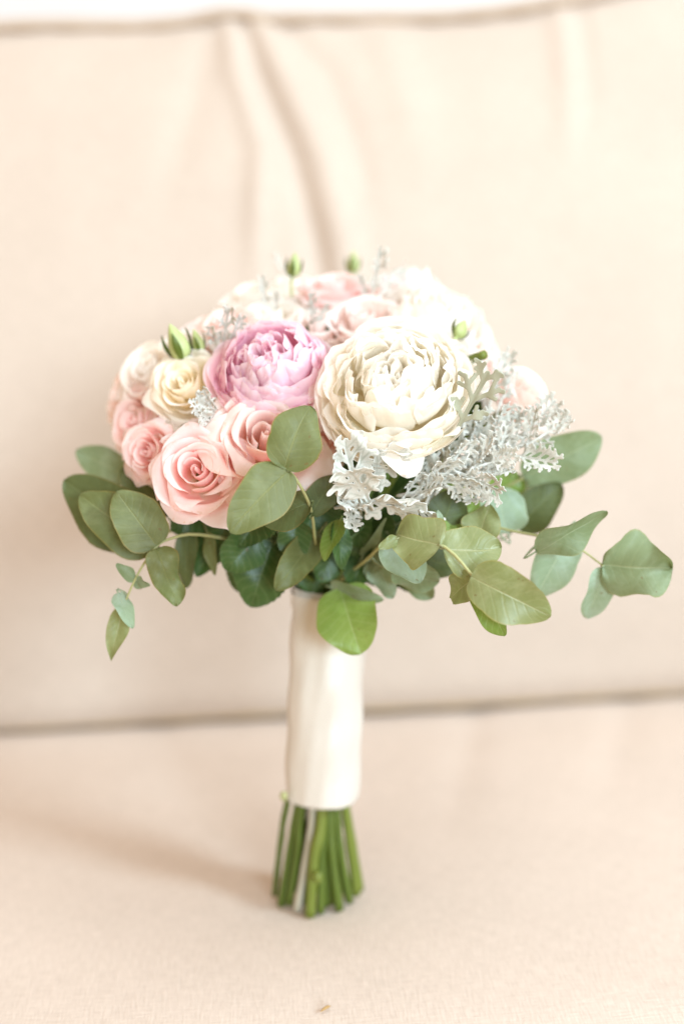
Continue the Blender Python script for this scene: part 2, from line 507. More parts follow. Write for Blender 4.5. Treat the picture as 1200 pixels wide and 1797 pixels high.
# corded seam along the top front edge of the back cushion
def top_edge_y(x):
    return 0.211 + 0.002 * math.sin(x * 23)
def top_edge_z(x):
    X = np.array([x])
    e = 0.006 * np.exp(-((X + 0.085) / 0.03) ** 2) + 0.030 * sstep(0.12, 0.42, X) + 0.003 * vnoise(X * 30, X * 0, 8) - 0.004 * sstep(-0.1, -0.2, X)
    return (0.6555 + float(e[0])) * 1.014
pp = []
for k in range(260):
    x = -0.84 + 1.68 * k / 259
    pp.append(Vector(yawed(x, top_edge_y(x), top_edge_z(x), SEAT_Y)))
V, Fs = tube_data(pp, [0.0042 + 0.0008 * math.sin(k * 0.9) for k in range(260)], 8)
mesh_obj('corded_seam', V, Fs, M['cord_light'], back)
pp = []  # tan strip added along the lower edge to draw the crevice shade
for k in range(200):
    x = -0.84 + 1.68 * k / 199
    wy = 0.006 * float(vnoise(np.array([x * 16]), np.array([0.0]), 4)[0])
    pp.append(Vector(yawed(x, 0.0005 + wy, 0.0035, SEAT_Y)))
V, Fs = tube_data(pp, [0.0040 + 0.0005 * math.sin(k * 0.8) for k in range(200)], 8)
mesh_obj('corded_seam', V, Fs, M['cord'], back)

# ------------------------------------------------------------------ bouquet
bouquet = bpy.data.objects.new('bouquet', None)
COL.objects.link(bouquet)
bouquet['label'] = 'bridal bouquet of cream and pink peonies, roses and eucalyptus wrapped in ivory satin ribbon'
bouquet['category'] = 'bouquet'
BASE = P(558, 1580, 1.0)
BASE.z = 0.0
TOP = P(575, 1045, 0.955)
bouquet.location = BASE
bpy.context.view_layer.update()
INV = Matrix.Translation(-BASE)

def part(name, V, Fs, mat, parent=None, uv=None, label=None, smooth=True):
    """mesh part given in world space, stored under the bouquet (or under one of its parts)"""
    o = mesh_obj(name, [Vector(v) - BASE for v in V], Fs, mat, parent or bouquet, smooth, uv)
    if label:
        o['label'] = label
    return o

# --- handle: satin wrap and cut stems
AX = (TOP - BASE)
HB = BASE + AX * 0.362
HT = BASE + AX * 1.03
def handle_frame(t):
    c = HB + (HT - HB) * t
    a = (HT - HB).normalized()
    s = a.cross(Vector((0, 1, 0))).normalized() * -1
    if s.x < 0:
        s = -s
    f = s.cross(a)
    if f.y > 0:
        f = -f
    return c, s, f
def ribbon_radius(t, ang):
    r = 0.0243 * (1 + 0.035 * math.sin(math.pi * t) - 0.03 * t)
    r *= 1 + 0.012 * math.sin(3 * ang + 2.2 * t) + 0.010 * math.sin(7 * ang - 5 * t + 1) * (0.5 + t) + 0.006 * math.sin(13 * ang + 9 * t)
    r *= 1 + 0.030 * math.cos(4 * (ang - rad(66) - 0.10 * math.sin(t * 9)))
    r += 0.0006 * math.sin(t * 21 + ang * 1.5)
    return r
def ribbon_sheet(name, a0, a1, t0, t1, off, parent, wrap=False, tilt=0.0):
    nu, nv = 96, 70
    V, uv = [], []
    for j in range(nv):
        for i in range(nu):
            u = i / (nu if wrap else nu - 1)
            ang = a0 + (a1 - a0) * u
            t = t0 + (t1 - t0) * j / (nv - 1)
            dip = 0.010 * math.sin(ang * 2 + 1) * (1 - t) if wrap else 0
            tt = t + dip + tilt * (u - 0.5)
            c, s, f = handle_frame(tt)
            r = ribbon_radius(tt, ang) + off * (1 - 0.0)
            V.append(c + (s * math.cos(ang) + f * math.sin(ang)) * r)
            uv.append((u, tt))
    o = part(name, V, grid_faces(nu, nv, wrap), M['satin'], parent, uv)
    md = o.modifiers.new('thickness', 'SOLIDIFY')
    md.thickness = 0.0006
    md.offset = 1
    return o
wrap = ribbon_sheet('ribbon_wrap', 0, 2 * math.pi, 0.0, 1.0, 0.0, None, True)
wrap['label'] = 'ivory satin ribbon wound tightly round the stems'
# the free end of the ribbon laid lengthwise with its edge at the left
ribbon_sheet('ribbon_end', rad(-50), rad(150), -0.004, 0.985, 0.0013, wrap)
ribbon_sheet('ribbon_band', rad(-100), rad(255), 0.90, 0.965, 0.0016, wrap, False, 0.05)

stem_list = [  # (dx, dy, material, radius px, height cut)
    (-0.0290, -0.004, 'stem', 8.5, 0.0), (-0.0160, -0.014, 'stem_grey', 7.5, 0.001), (-0.0060, -0.0215, 'stem_light', 9, 0.0),
    (0.0020, -0.0195, 'stem', 8, 0.001), (0.0115, -0.002, 'stem_light', 9, 0.0), (0.0245, -0.006, 'stem', 9, 0.002),
    (0.0300, 0.004, 'stem_light', 8, 0.003), (-0.0060, 0.004, 'stem', 8, 0.0), (-0.0150, 0.013, 'stem', 9, 0.002),
    (0.0040, 0.016, 'stem_light', 8, 0.002), (0.0170, 0.014, 'stem', 8, 0.0), (-0.0340, 0.006, 'stem', 6, 0.003),
    (0.0335, 0.009, 'stem_light', 6, 0.004), (0.0060, -0.010, 'stem', 8, 0.002), (-0.0110, -0.003, 'stem', 7, 0.001),
    (-0.0240, 0.010, 'stem_light', 8, 0.002), (-0.0225, -0.0085, 'stem', 7, 0.003), (0.0165, -0.0135, 'stem', 8, 0.0), (0.0100, 0.022, 'stem', 8, 0.003)]
for i, (dx, dy, mt, rp, zc) in enumerate(stem_list):
    r = px(rp, 0.99) * (0.86 + 0.22 * ((i * 7) % 5) / 4)
    dx, dy = dx * 0.9, dy * 0.92
    b = BASE + Vector((dx, dy, -0.0008 + zc))
    c, s, f = handle_frame(0.03)
    k = 0.56
    up = c + Vector((dx, dy, 0)) * k + Vector((0.004, 0, 0)) * math.sin(i)
    c2, _, _ = handle_frame(1.0)
    tw = Vector((-dx * 0.5 + dy * 0.3, -dy * 0.5, 0))
    top = c2 + tw + Vector((0, 0, 0.03))
    mid = (b + up) / 2 + Vector((math.sin(i * 2.1) * 0.0015, math.cos(i * 1.7) * 0.0015, 0))
    pts = bez([b, mid, up, top], 22)
    V, Fs = tube_data(pts, [r * (1.0 + 0.05 * math.sin(q * 1.3 + i)) for q in range(22)], 10)
    st = part('stem', V, Fs, M[mt])
    st.data.materials.append(M['cut'])
    st.data.polygons[len(Fs) - 2].material_index = 1
# leaf nodes on two of the stems
def nub(p, r, mat, parent, name='stem_node'):
    V, Fs = [], []
    n, mrow = 8, 6
    for j in range(mrow):
        th = math.pi * j / (mrow - 1)
        for i in range(n):
            a = 2 * math.pi * i / n
            V.append(p + Vector((math.sin(th) * math.cos(a), math.sin(th) * math.sin(a), math.cos(th) * 1.3)) * r)
    return part(name, V, grid_faces(n, mrow, True), mat, parent)
nub(P(557, 1540, 0.965), 0.0036, M['stem_light'], None)
nub(P(498, 1397, 0.965), 0.0028, M['twig'], None)

# --- petals
def orient(fc):
    """rotation whose +Z is the facing given as (right, up, towards viewer)"""
    z = (R * fc[0] + U * fc[1] + T * fc[2]).normalized()
    x = (R - z * R.dot(z)).normalized()
    y = z.cross(x)
    return x, y, z

def profile(t, rho, h, flare, roll, waist=0.06):
    """petal section from the claw to the rim, in (radius, height)"""
    b0 = (1 - t) ** 3
    b1 = 3 * t * (1 - t) ** 2
    b2 = 3 * t * t * (1 - t)
    b3 = t ** 3
    r = b0 * waist + b1 * (rho * 1.25) + b2 * (rho * 1.02) + b3 * (rho + flare)
    z = b0 * 0.0 + b1 * 0.02 * h + b2 * 0.72 * h + b3 * h
    k = np.clip((t - 0.72) / 0.28, 0, None)
    r = r + roll * k ** 2 * 0.9
    z = z - roll * k ** 3 * 0.75
    return r, z

def petal(Fl, phi, rho, h, alpha, flare=0.0, roll=0.0, tip=0.0, ruf=0.0, rfreq=5.0, notch=0.0, cut=0.28, skew=0.05, lean=0.0, nz=0.02, nu=13, nv=12, shift=(0, 0, 0), name='petal', curlside=0.0, waist=0.06, tilt=0.0):
    """one petal of flower Fl = (origin, x, y, z axes, scale, material, object)"""
    org, ax, ay, az, S, mat, par = Fl
    u = np.linspace(-1, 1, nu)[None, :].repeat(nv, 0)
    v = np.linspace(0, 1, nv)[:, None].repeat(nu, 1)
    p1, p2, p3, p4 = rng.uniform(0, 6.28, 4)
    topv = 1 - cut * np.abs(u) ** 2.6 + tip * np.exp(-(u / 0.22) ** 2)
    topv = topv + notch * (np.sin(u * rfreq * 1.7 + p1) * 0.6 + np.sin(u * rfreq * 3.1 + p2) * 0.4)
    t = v * topv
    r, z = profile(t, rho, h, flare, roll, waist)
    wdt = np.clip(0.16 + 0.84 * np.sin(np.clip(t * 1.25, 0, 1) * math.pi / 2) ** 0.8, 0, 1)
    ang = phi + u * alpha * wdt
    r = r * (1 + skew * u)
    k3 = np.clip((t - 0.35) / 0.65, 0, None)
    wave = ruf * k3 ** 1.6 * (np.sin(u * rfreq + p3) + 0.5 * np.sin(u * rfreq * 2.3 + p4))
    lump = nz * (np.sin(u * 2.1 + t * 3.3 + p1) + 0.7 * np.sin(t * 5.1 - u * 3.0 + p2)) * t
    r = r + wave + lump + curlside * np.abs(u) ** 4 * k3
    z = z + 0.5 * wave * np.cos(p2) + 0.6 * lump - curlside * 0.5 * np.abs(u) ** 4 * k3
    r = r - lean * t * t
    x = r * np.cos(ang) + shift[0]
    y = r * np.sin(ang) + shift[1]
    z = z + shift[2]
    if tilt:
        for A_, B_ in ((0, 1), (1, 2), (0, 2)):
            q = rng.uniform(-tilt, tilt)
            C_ = [x, y, z]
            a_, b_ = C_[A_] * math.cos(q) - C_[B_] * math.sin(q), C_[A_] * math.sin(q) + C_[B_] * math.cos(q)
            C_[A_], C_[B_] = a_, b_
            x, y, z = C_
    V = []
    for j in range(nv):
        for i in range(nu):
            V.append(org + (ax * x[j, i] + ay * y[j, i] + az * z[j, i]) * S)
    uv = np.stack([(u.ravel() + 1) / 2, np.clip(v.ravel(), 0, 1)], 1)
    return part(name, V, grid_faces(nu, nv), mat, par, uv)

def flower_base(name, pos, fc, rpx, d, mat, label, zc=0.6, stem=True):
    """calyx, receptacle and stem as the flower's own mesh; returns the frame for its petals"""
    S = px(rpx, d)
    x, y, z = orient(fc)
    org = P(pos[0], pos[1], d) - z * (S * zc)
    prof = [(0.05, -0.16), (0.10, -0.12), (0.17, -0.05), (0.16, 0.05), (0.10, 0.16), (0.02, 0.2)]
    V, Fs = [], []
    n = 12
    for r, h in prof:
        for i in range(n):
            a = 2 * math.pi * i / n
            V.append(org + (x * math.cos(a) * r + y * math.sin(a) * r + z * h) * S)
    Fs += grid_faces(n, len(prof), True)
    Fs.append(tuple(range(n)))
    # stem down into the tie
    tie = BASE + AX * 1.0
    p0 = org - z * 0.15 * S
    p1 = p0 - z * 0.03 + (tie - p0) * 0.15
    pts = bez([p0, p1, tie + (p0 - tie) * 0.25 + Vector((0, 0, 0.004)), tie + Vector(((p0.x - tie.x) * 0.06, (p0.y - tie.y) * 0.06, -0.01))], 14)
    tv, tf = tube_data(pts, 0.0022, 7)
    o_ = len(V)
    V += tv
    Fs += [tuple(i + o_ for i in f) for f in tf]
    o = part(name, V, Fs, M['calyx'], None, None, label)
    # five narrow sepals
    for s in range(5):
        a = s * 2 * math.pi / 5 + 0.3
        d1 = x * math.cos(a) + y * math.sin(a)
        d2 = z.cross(d1)
        sv = []
        for j in range(6):
            t = j / 5
            c = org + (d1 * (0.14 + 0.5 * t) + z * (-0.04 - 0.22 * t * t)) * S
            ww = 0.10 * (1 - t) ** 0.8 * S
            sv += [c - d2 * ww, c - z * 0.02 * S, c + d2 * ww]
        part('sepal', sv, grid_faces(3, 6), M['calyx'], o)
    return (org, x, y, z, S, mat, o)

def rose(name, pos, fc, rpx, d, mat, label, opening=1.0, spin=0.0, lo=False, rings=None):
    Fl = flower_base(name, pos, fc, rpx, d, mat, label)
    q = dict(nu=11, nv=10) if lo else dict(nu=17, nv=15)
    J = lambda a: rng.uniform(-a, a)
    # tightly furled heart, set down inside the cup
    for k in range(4):
        petal(Fl, spin + k * 2.3, 0.085 + 0.05 * k, 0.86 + 0.015 * k + J(0.03), 1.75 - 0.12 * k, -0.05 + 0.01 * k, 0.015 * k, 0.0, 0.008, 3, 0.01, 0.10, 0.22, 0.0, 0.008, tilt=0.05, **q)
    lay = rings or [  # n, rho, h, alpha, flare, roll, tip, cut
        (3, 0.33, 0.97, 1.20, 0.02, 0.07, 0.02, 0.16),
        (3, 0.47, 0.98, 1.10, 0.03, 0.12, 0.03, 0.18),
        (4, 0.60, 0.90, 0.95, 0.07, 0.18, 0.05, 0.20),
        (4, 0.74, 0.76, 0.92, 0.12, 0.22, 0.06, 0.22),
        (5, 0.86, 0.54, 0.82, 0.18, 0.24, 0.075, 0.20)]
    if lo:
        lay = [lay[0], lay[2], lay[3], lay[4]] if rings is None else lay
    for li, (n, rho, h, al, fl, ro, tp, ct) in enumerate(lay):
        for k in range(n):
            phi = spin + li * 0.9 + k * 2 * math.pi / n + J(0.22)
            petal(Fl, phi, rho * (1 + J(0.06)), h + J(0.06), al * (1 + J(0.14)), fl * opening * (1 + J(0.5)), ro * opening * (1 + J(0.5)),
                  tp * (1 + J(0.6)), 0.016 + 0.014 * li, 2.6, 0.010, ct, 0.09, 0.0, 0.014 + 0.005 * li, curlside=0.035 * li * opening, tilt=0.05, **q)
    return Fl

def peony(name, pos, fc, rpx, d, mat, label, style='bomb', spin=0.0, n_in=46, lo=False):
    Fl = flower_base(name, pos, fc, rpx, d, mat, label, zc=0.55)
    q = dict(nu=11, nv=9) if lo else dict(nu=25, nv=14)
    J = lambda a: rng.uniform(-a, a)
    if style == 'bomb':           # closed ball of scale-like petals in an outer cup
        for k in range(n_in):
            f = (k + 0.5) / n_in
            phi = spin + k * 2.39996 + J(0.25)
            th = 0.04 + 1.30 * f ** 0.56       # polar angle of the tip
            Rb = 0.92 + J(0.06)
            rho = Rb * math.sin(min(th + 0.26, 1.5)) * 0.96
            tipr = Rb * math.sin(th) * 0.96
            h = 0.12 + Rb * 0.95 * math.cos(th)
            al = min(1.5, 0.30 / max(rho, 0.14)) * (1 + J(0.3))
            petal(Fl, phi, max(rho, 0.10), h + J(0.05), al, tipr - rho + J(0.04), max(0, J(0.07)), 0.0, 0.020 + 0.022 * (1 - f), 3.4 + J(1), 0.014, 0.20, 0.05, 0.0, 0.022, tilt=0.06 + 0.08 * (1 - f), **q)
        for k in range(16):       # crumpled heart
            rr = 0.06 + 0.30 * (k / 15)
            petal(Fl, spin + k * 2.39996, rr, 1.0 - 0.25 * rr + J(0.05), 1.3 - 1.4 * rr, -0.03 + J(0.06), max(0, J(0.06)), 0.0, 0.04, 3.2, 0.03, 0.25, 0.08, 0.0, 0.03, tilt=0.14, **q)
        for ring, (n, rho, h, al, fl) in enumerate([(6, 0.96, 0.40, 0.66, -0.02), (5, 1.0, 0.26, 0.62, 0.06)]):
            for k in range(n):
                petal(Fl, spin + ring * 0.5 + k * 2 * math.pi / n + J(0.15), rho, h + J(0.1), al * (1 + J(0.15)), fl + J(0.06), 0.03, 0.02, 0.02, 3.0, 0.02, 0.30, 0.05, 0.0, 0.02, tilt=0.05, **q)
    else:                         # open, loose and frilled
        for k in range(n_in):
            f = (k + 0.5) / n_in
            phi = spin + k * 2.39996 + J(0.45)
            th = 0.05 + 1.24 * f ** 0.57 + J(0.05)
            Rb = 0.93 + J(0.08)
            rho = Rb * math.sin(min(th + 0.30, 1.5)) * 0.94
            tipr = Rb * math.sin(th)
            h = 0.12 + Rb * 0.95 * math.cos(th)
            al = min(1.4, 0.36 / max(rho, 0.2)) * (1 + J(0.35))
            petal(Fl, phi, max(rho, 0.08), h + J(0.07), al, tipr - rho + 0.01 + J(0.08), abs(J(0.13)), 0.0, 0.030 + 0.030 * rng.uniform(), 3.6 + J(1.0), 0.016, 0.22, 0.06, 0.0, 0.035, tilt=0.12, **q)
        for k in range(22):
            rr = 0.06 + 0.44 * (k / 21)
            petal(Fl, spin + k * 2.39996, rr, 0.97 - 0.2 * rr + J(0.08), 1.3 - 1.3 * rr, -0.05 + J(0.10), max(0, J(0.12)), 0.0, 0.045, 2.8, 0.016, 0.25, 0.08, 0.0, 0.04, tilt=0.16, **q)
        for ring, (n, rho, h, al, fl) in enumerate([(6, 0.94, 0.48, 0.72, 0.0), (6, 0.98, 0.36, 0.74, 0.05), (5, 1.0, 0.24, 0.70, 0.12)]):
            for k in range(n):
                petal(Fl, spin + ring * 0.45 + k * 2 * math.pi / n + J(0.16), rho, h + J(0.1), al * (1 + J(0.15)), fl + J(0.06), 0.02, 0.02, 0.024, 2.4, 0.02, 0.32, 0.06, 0.0, 0.03, tilt=0.07, **q)
    return Fl

cp = peony('peony', (687, 668), (-0.10, 0.42, 0.95), 130, 0.842, M['cream_peony'], 'large ruffled cream peony, the biggest bloom at the front', 'loose', 0.4, 72)
pk = peony('peony', (470, 632), (-0.12, 0.55, 0.9), 104, 0.872, M['pink_peony'], 'lilac pink peony left of the large cream peony', 'bomb', 1.1, 84)
peony('peony', (762, 556), (0.20, 0.65, 0.65), 104, 0.948, M['white_peony'], 'soft white peony behind the large cream peony', 'loose', 2.0, 34, True)
peony('peony', (722, 506), (0.1, 0.9, 0.3), 78, 1.02, M['pale_peony'], 'palest lilac peony at the back of the crown', 'bomb', 0.2, 30, True)
peony('peony', (795, 628), (0.75, 0.35, 0.6), 58, 0.895, M['cream_peony'], 'small cream bloom tucked against the right of the large cream peony', 'loose', 3.0, 26, True)

rose('rose', (346, 826), (-0.10, 0.20, 1), 77, 0.852, M['pink_rose'], 'pink rose at the lower left front with a pointed outer petal', 1.0, 0.6)
rose('rose', (464, 766), (0.10, 0.42, 0.9), 90, 0.858, M['coral_rose'], 'wide open coral pink rose below the lilac pink peony', 1.15, 2.2)
rose('rose', (556, 782), (0.1, 0.15, 0.9), 50, 0.884, M['coral_rose'], 'coral rose half hidden between the cream peony and a eucalyptus leaf', 0.6, 0.2)
rose('rose', (260, 794), (-0.4, 0.05, 0.85), 52, 0.884, M['pink_rose'], 'small pink rose left of the front pink rose', 0.9, 1.4)
rose('rose', (238, 742), (-0.6, 0.18, 0.7), 60, 0.915, M['pink_rose'], 'pink rose at the far left edge under the cream roses', 0.9, 2.9, True)
rose('rose', (322, 674), (-0.15, 0.35, 0.9), 62, 0.890, M['cream_rose'], 'cream rose left of the lilac pink peony', 0.7, 0.9)
rose('rose', (262, 652), (-0.5, 0.45, 0.6), 68, 0.925, M['white_rose'], 'ivory rose at the far left above the pink roses', 1.0, 0.3, True)
rose('rose', (360, 582), (-0.4, 0.75, 0.5), 58, 0.955, M['blush_rose'], 'blush rose behind the green bud at the upper left', 0.9, 1.3, True)
rose('rose', (440, 525), (-0.25, 0.8, 0.45), 62, 0.99, M['white_rose'], 'white rose at the top left of the crown', 1.0, 2.0, True)
rose('rose', (510, 508), (-0.1, 0.85, 0.4), 60, 1.0, M['white_rose'], 'white rose behind the slender green bud', 1.0, 0.5, True)
rose('rose', (585, 508), (0.0, 0.85, 0.45), 62, 0.985, M['pink_rose'], 'pink rose at the top centre of the crown', 0.9, 0.1, True)
rose('rose', (636, 560), (-0.1, 0.7, 0.65), 66, 0.935, M['blush_rose'], 'blush rose directly above the large cream peony', 0.9, 1.8, True)
rose('rose', (845, 615), (0.65, 0.6, 0.45), 54, 0.965, M['blush_rose'], 'blush rose to the right of the small cream bloom', 0.9, 2.7, True)
rose('rose', (922, 694), (0.65, 0.40, 0.65), 62, 0.918, M['blush_rose'], 'blush rose at the far right above the silver leaves', 0.7, 0.8, True)
rose('rose', (838, 664), (0.6, 0.1, 0.7), 36, 0.90, M['white_rose'], 'small white rose behind the antler-shaped silver leaf', 0.5, 0.8, True)
for x, y, d, fc, rp, mt, lb in [
        (398, 566, 0.935, (-0.3, 0.75, 0.55), 50, 'blush_rose', 'blush rose tucked behind the silver tips above the lilac pink peony'),
        (478, 556, 0.950, (-0.1, 0.8, 0.55), 56, 'white_rose', 'white rose between the lilac pink peony and the top of the crown'),
        (556, 572, 0.935, (0.0, 0.75, 0.6), 46, 'blush_rose', 'small blush rose in the gap above the two large peonies'),
        (304, 618, 0.930, (-0.4, 0.6, 0.6), 52, 'white_rose', 'white rose under the pale green bud at the upper left'),
        (672, 520, 0.990, (0.0, 0.85, 0.4), 56, 'blush_rose', 'blush rose behind the tallest silver tip'),
        (872, 660, 0.940, (0.6, 0.5, 0.5), 50, 'blush_rose', 'blush rose between the small white rose and the far right rose'),
        (216, 690, 0.945, (-0.75, 0.3, 0.4), 54, 'blush_rose', 'pale pink rose at the left rim below the ivory rose')]:
    rose('rose', (x, y), fc, rp, d, M[mt], lb, 1.0, x * 0.01, True)
# roses on the far side, seen only past the rim
for i, (x, y, d, mt, lb) in enumerate([(520, 560, 1.05, 'blush_rose', 'blush rose on the far side of the crown behind the white roses'),
                                       (690, 600, 1.06, 'white_rose', 'white rose on the far side of the crown behind the white peony')]):
    rose('rose', (x, y), (0.1 - 0.2 * i, 0.7, -0.6), 70, d, M[mt], lb, 1.0, i, True)

# --- leaves
STEMS = {}
TIE = BASE + AX * 1.02
def petiole(par, B, a, r):
    """leaf stalk from the nearest fitting point of the sprig's stem to the blade"""
    pts = STEMS.get(par.name if par else '')
    if not pts:
        return [], []
    low = [p for p in pts if (p - TIE).length < (B - TIE).length + 0.004] or pts
    q = min(low, key=lambda p: (p - B).length)
    if (q - B).length < 0.003:
        return [], []
    c = B - a * min(0.012, (q - B).length * 0.4)
    return tube_data(bez([q, (q + c) / 2 + (TIE - q).normalized() * 0.002, c, B + a * 0.0015], 9), [r * 1.3] * 4 + [r] * 5, 6)

def leaf_shape(v, kind):
    if kind == 'round':
        return np.sin(np.pi * v ** 0.84) ** 0.46
    if kind == 'ovate':
        return np.sin(np.pi * np.clip(v, 0, 1) ** 0.76) ** 0.56
    if kind == 'lance':
        return np.sin(np.pi * v ** 0.85) ** 1.1
    return np.sin(np.pi * v ** 0.8) ** 0.75

def leaf(par, base, tip, wpx, mat, roll=0.0, bend=0.0, fold=0.06, wave=0.10, kind='ovate', skew=0.0, twist=0.0, serr=0.0, name='leaf', nu=15, nv=20, irr=0.06, sbend=0.0):
    """base / tip = (x, y, depth); wpx = full width"""
    B = base if isinstance(base, Vector) else P(*base)
    E = tip if isinstance(tip, Vector) else P(*tip)
    dm = (B - CAM).dot(F)
    W = px(wpx, dm) / 2
    a = (E - B)
    L = a.length
    a.normalize()
    n0 = (T - a * T.dot(a))
    if n0.length < 0.05:
        n0 = U - a * U.dot(a)
    n0.normalize()
    s0 = a.cross(n0)
    p1, p2, p3 = rng.uniform(0, 6.28, 3)
    wave *= 1.25
    sbend += rng.uniform(-0.035, 0.035)
    tipcurl = rng.uniform(-0.16, 0.10)
    u = np.linspace(-1, 1, nu)
    V, uv = [], []
    for j in range(nv):
        v = j / (nv - 1)
        v = 0.35 * v + 0.65 * (0.5 - 0.5 * math.cos(math.pi * v)) if not serr else v
        wv = float(leaf_shape(np.array(max(min(v, 0.9999), 1e-4)), kind))
        wv = max(wv, 0.02)
        rl = roll + twist * (v - 0.4)
        n = n0 * math.cos(rl) + s0 * math.sin(rl)
        s = s0 * math.cos(rl) - n0 * math.sin(rl)
        for i in range(nu):
            uu = u[i]
            ed = 1.0
            if serr:
                ed = 1 + serr * (((v * 13) % 1.0) - 0.5) * (abs(uu) > 0.9)
            off = fold * abs(uu) * wv * 1.0 + wave * (math.sin(v * 6.2 + p1 + (1.2 if uu > 0 else 0)) * uu * uu * wv + 0.3 * math.sin(v * 11 + p2) * abs(uu) ** 3)
            off += 0.15 * wave * math.sin(v * 9 + uu * 4 + p3)
            nick = 1 - 0.10 * (abs(uu) > 0.93) * max(0, math.sin(v * 37 + p3 * 3) * math.sin(v * 23 + p1) - 0.55) if not serr else 1
            edge_irr = nick + irr * math.sin(v * 9 + p2 + (2 if uu > 0 else 0))
            c = B + a * (L * v) + n0 * (bend * L * 4 * v * (1 - v) + sbend * L * math.sin(2 * math.pi * v) + tipcurl * L * max(0, v - 0.55) ** 2 * 2.2) + s0 * (skew * L * 4 * v * (1 - v))
            # blade lobes reach a little back towards the base at the sides
            back = -0.05 * L * (1 - v) * uu * uu * wv
            V.append(c + s * (uu * wv * W * ed * edge_irr) + n * (off * W * 2) + a * back)
            uv.append(((uu + 1) / 2, v))
    Fs = grid_faces(nu, nv)
    tv, tf = petiole(par, B, a, 0.0006)
    Fs += [tuple(i + len(V) for i in f) for f in tf]
    uv += [(0.5, 0.02)] * len(tv)
    return part(name, V + tv, Fs, mat, par, uv)

def sprig(name, pts, r0, r1, mat, label=None, n=22):
    P3 = bez([p if isinstance(p, Vector) else P(*p) for p in pts], n)
    V, Fs = tube_data(P3, [r0 + (r1 - r0) * k / (n - 1) for k in range(n)], 7)
    o = part(name, V, Fs, mat, None, None, label)
    STEMS[o.name] = P3
    return o

# eucalyptus in the middle, in front of the coral rose
s1 = sprig('eucalyptus_sprig', [TIE, (556, 970, 0.895), (546, 895, 0.845), (520, 842, 0.820), (500, 822, 0.815)], 0.0011, 0.0008, M['twig'], 'eucalyptus sprig with two broad olive leaves at the front centre')
leaf(s1, (499, 824, 0.815), (545, 710, 0.822), 98, M['euc'], 0.15, 0.06, 0.10, 0.10, skew=-0.03)
leaf(s1, (507, 826, 0.815), (404, 934, 0.800), 96, M['euc'], -0.1, 0.04, 0.05, 0.06, skew=0.02)
leaf(s1, (546, 880, 0.842), (462, 918, 0.848), 74, M['euc_dark'], 0.5, 0.05)
leaf(s1, (545, 905, 0.845), (588, 832, 0.86), 60, M['euc_dark'], -0.3, 0.03)
# one loose guard petal of the cream peony hangs below it
leaf(cp[6], (700, 760, 0.850), (716, 838, 0.836), 88, M['white_peony'], -0.35, 0.20, 0.04, 0.08, 'round', name='petal')
# right, drooping forward
s2 = sprig('eucalyptus_sprig', [TIE, (640, 985, 0.89), (690, 945, 0.845), (775, 957, 0.815), (830, 1012, 0.805), (838, 1022, 0.804)], 0.0013, 0.0008, M['twig'], 'eucalyptus sprig with pale yellow-green leaves drooping at the front right')
leaf(s2, (772, 957, 0.813), (694, 938, 0.835), 100, M['euc_yellow'], 0.25, 0.05, 0.05, 0.10, irr=0.10)
leaf(s2, (776, 962, 0.816), (880, 962, 0.825), 92, M['euc_yellow'], -0.3, 0.05, 0.05, 0.10, skew=0.04, irr=0.10)
leaf(s2, (826, 1012, 0.803), (966, 1082, 0.795), 98, M['euc_yellow'], 0.2, 0.06, 0.06, 0.05)
leaf(s2, (832, 1020, 0.812), (886, 1118, 0.818), 60, M['bright_leaf'], 0.6, 0.02)
leaf(s2, (828, 1015, 0.81), (790, 1048, 0.83), 60, M['euc_yellow'], 0.7, 0.05)
leaf(s2, (775, 920, 0.83), (768, 896, 0.84), 12, M['euc_pale'], 0.2, 0.05)
leaf(s2, (698, 945, 0.83), (664, 962, 0.825), 22, M['euc_yellow'], 0.2, 0.03)
leaf(s2, (680, 948, 0.85), (738, 1022, 0.845), 80, M['euc_pale'], -0.5, -0.1)
leaf(s2, (690, 1000, 0.875), (772, 1022, 0.885), 62, M['euc_grey'], 0.5, 0.05)
leaf(s2, (700, 985, 0.90), (760, 1050, 0.90), 60, M['euc_grey'], 0.3, 0.05)
leaf(s2, (720, 970, 0.905), (810, 1000, 0.90), 64, M['euc_dark'], -0.3, 0.05)
leaf(s2, (660, 985, 0.90), (690, 1050, 0.89), 50, M['euc_pale'], 0.5, 0.05)
# right, behind, long spray
s3 = sprig('eucalyptus_sprig', [TIE, (720, 940, 0.93), (830, 920, 0.90), (900, 932, 0.885), (1000, 955, 0.875), (1058, 993, 0.87)], 0.0012, 0.0006, M['twig'], 'long eucalyptus spray reaching out at the far right')
leaf(s3, (1056, 992, 0.870), (1180, 998, 0.865), 112, M['euc_grey'], 0.2, 0.10, 0.08, 0.22, 'round', irr=0.15)
leaf(s3, (1060, 996, 0.874), (1030, 1086, 0.89), 66, M['euc_pale'], -0.5, 0.05, 0.06, 0.1)
leaf(s3, (940, 968, 0.862), (1064, 896, 0.855), 70, M['euc_grey'], 0.75, 0.16, 0.08, 0.14, sbend=0.06)
leaf(s3, (1002, 928, 0.885), (938, 1050, 0.89), 84, M['euc_pale'], -0.3, 0.05, 0.05, 0.08)
leaf(s3, (890, 935, 0.905), (870, 855, 0.91), 92, M['euc_pale'], 0.2, 0.05, 0.05, 0.06, 'round')
leaf(s3, (905, 925, 0.93), (985, 850, 0.93), 72, M['euc_dark'], -0.2, 0.05)
leaf(s3, (835, 950, 0.868), (860, 885, 0.868), 70, M['euc_yellow'], -0.5, 0.05)
leaf(s3, (820, 930, 0.88), (760, 840, 0.885), 90, M['bright_leaf'], 0.4, 0.05)
leaf(s3, (770, 935, 0.875), (800, 858, 0.875), 78, M['euc_dark'], 0.3, 0.05)
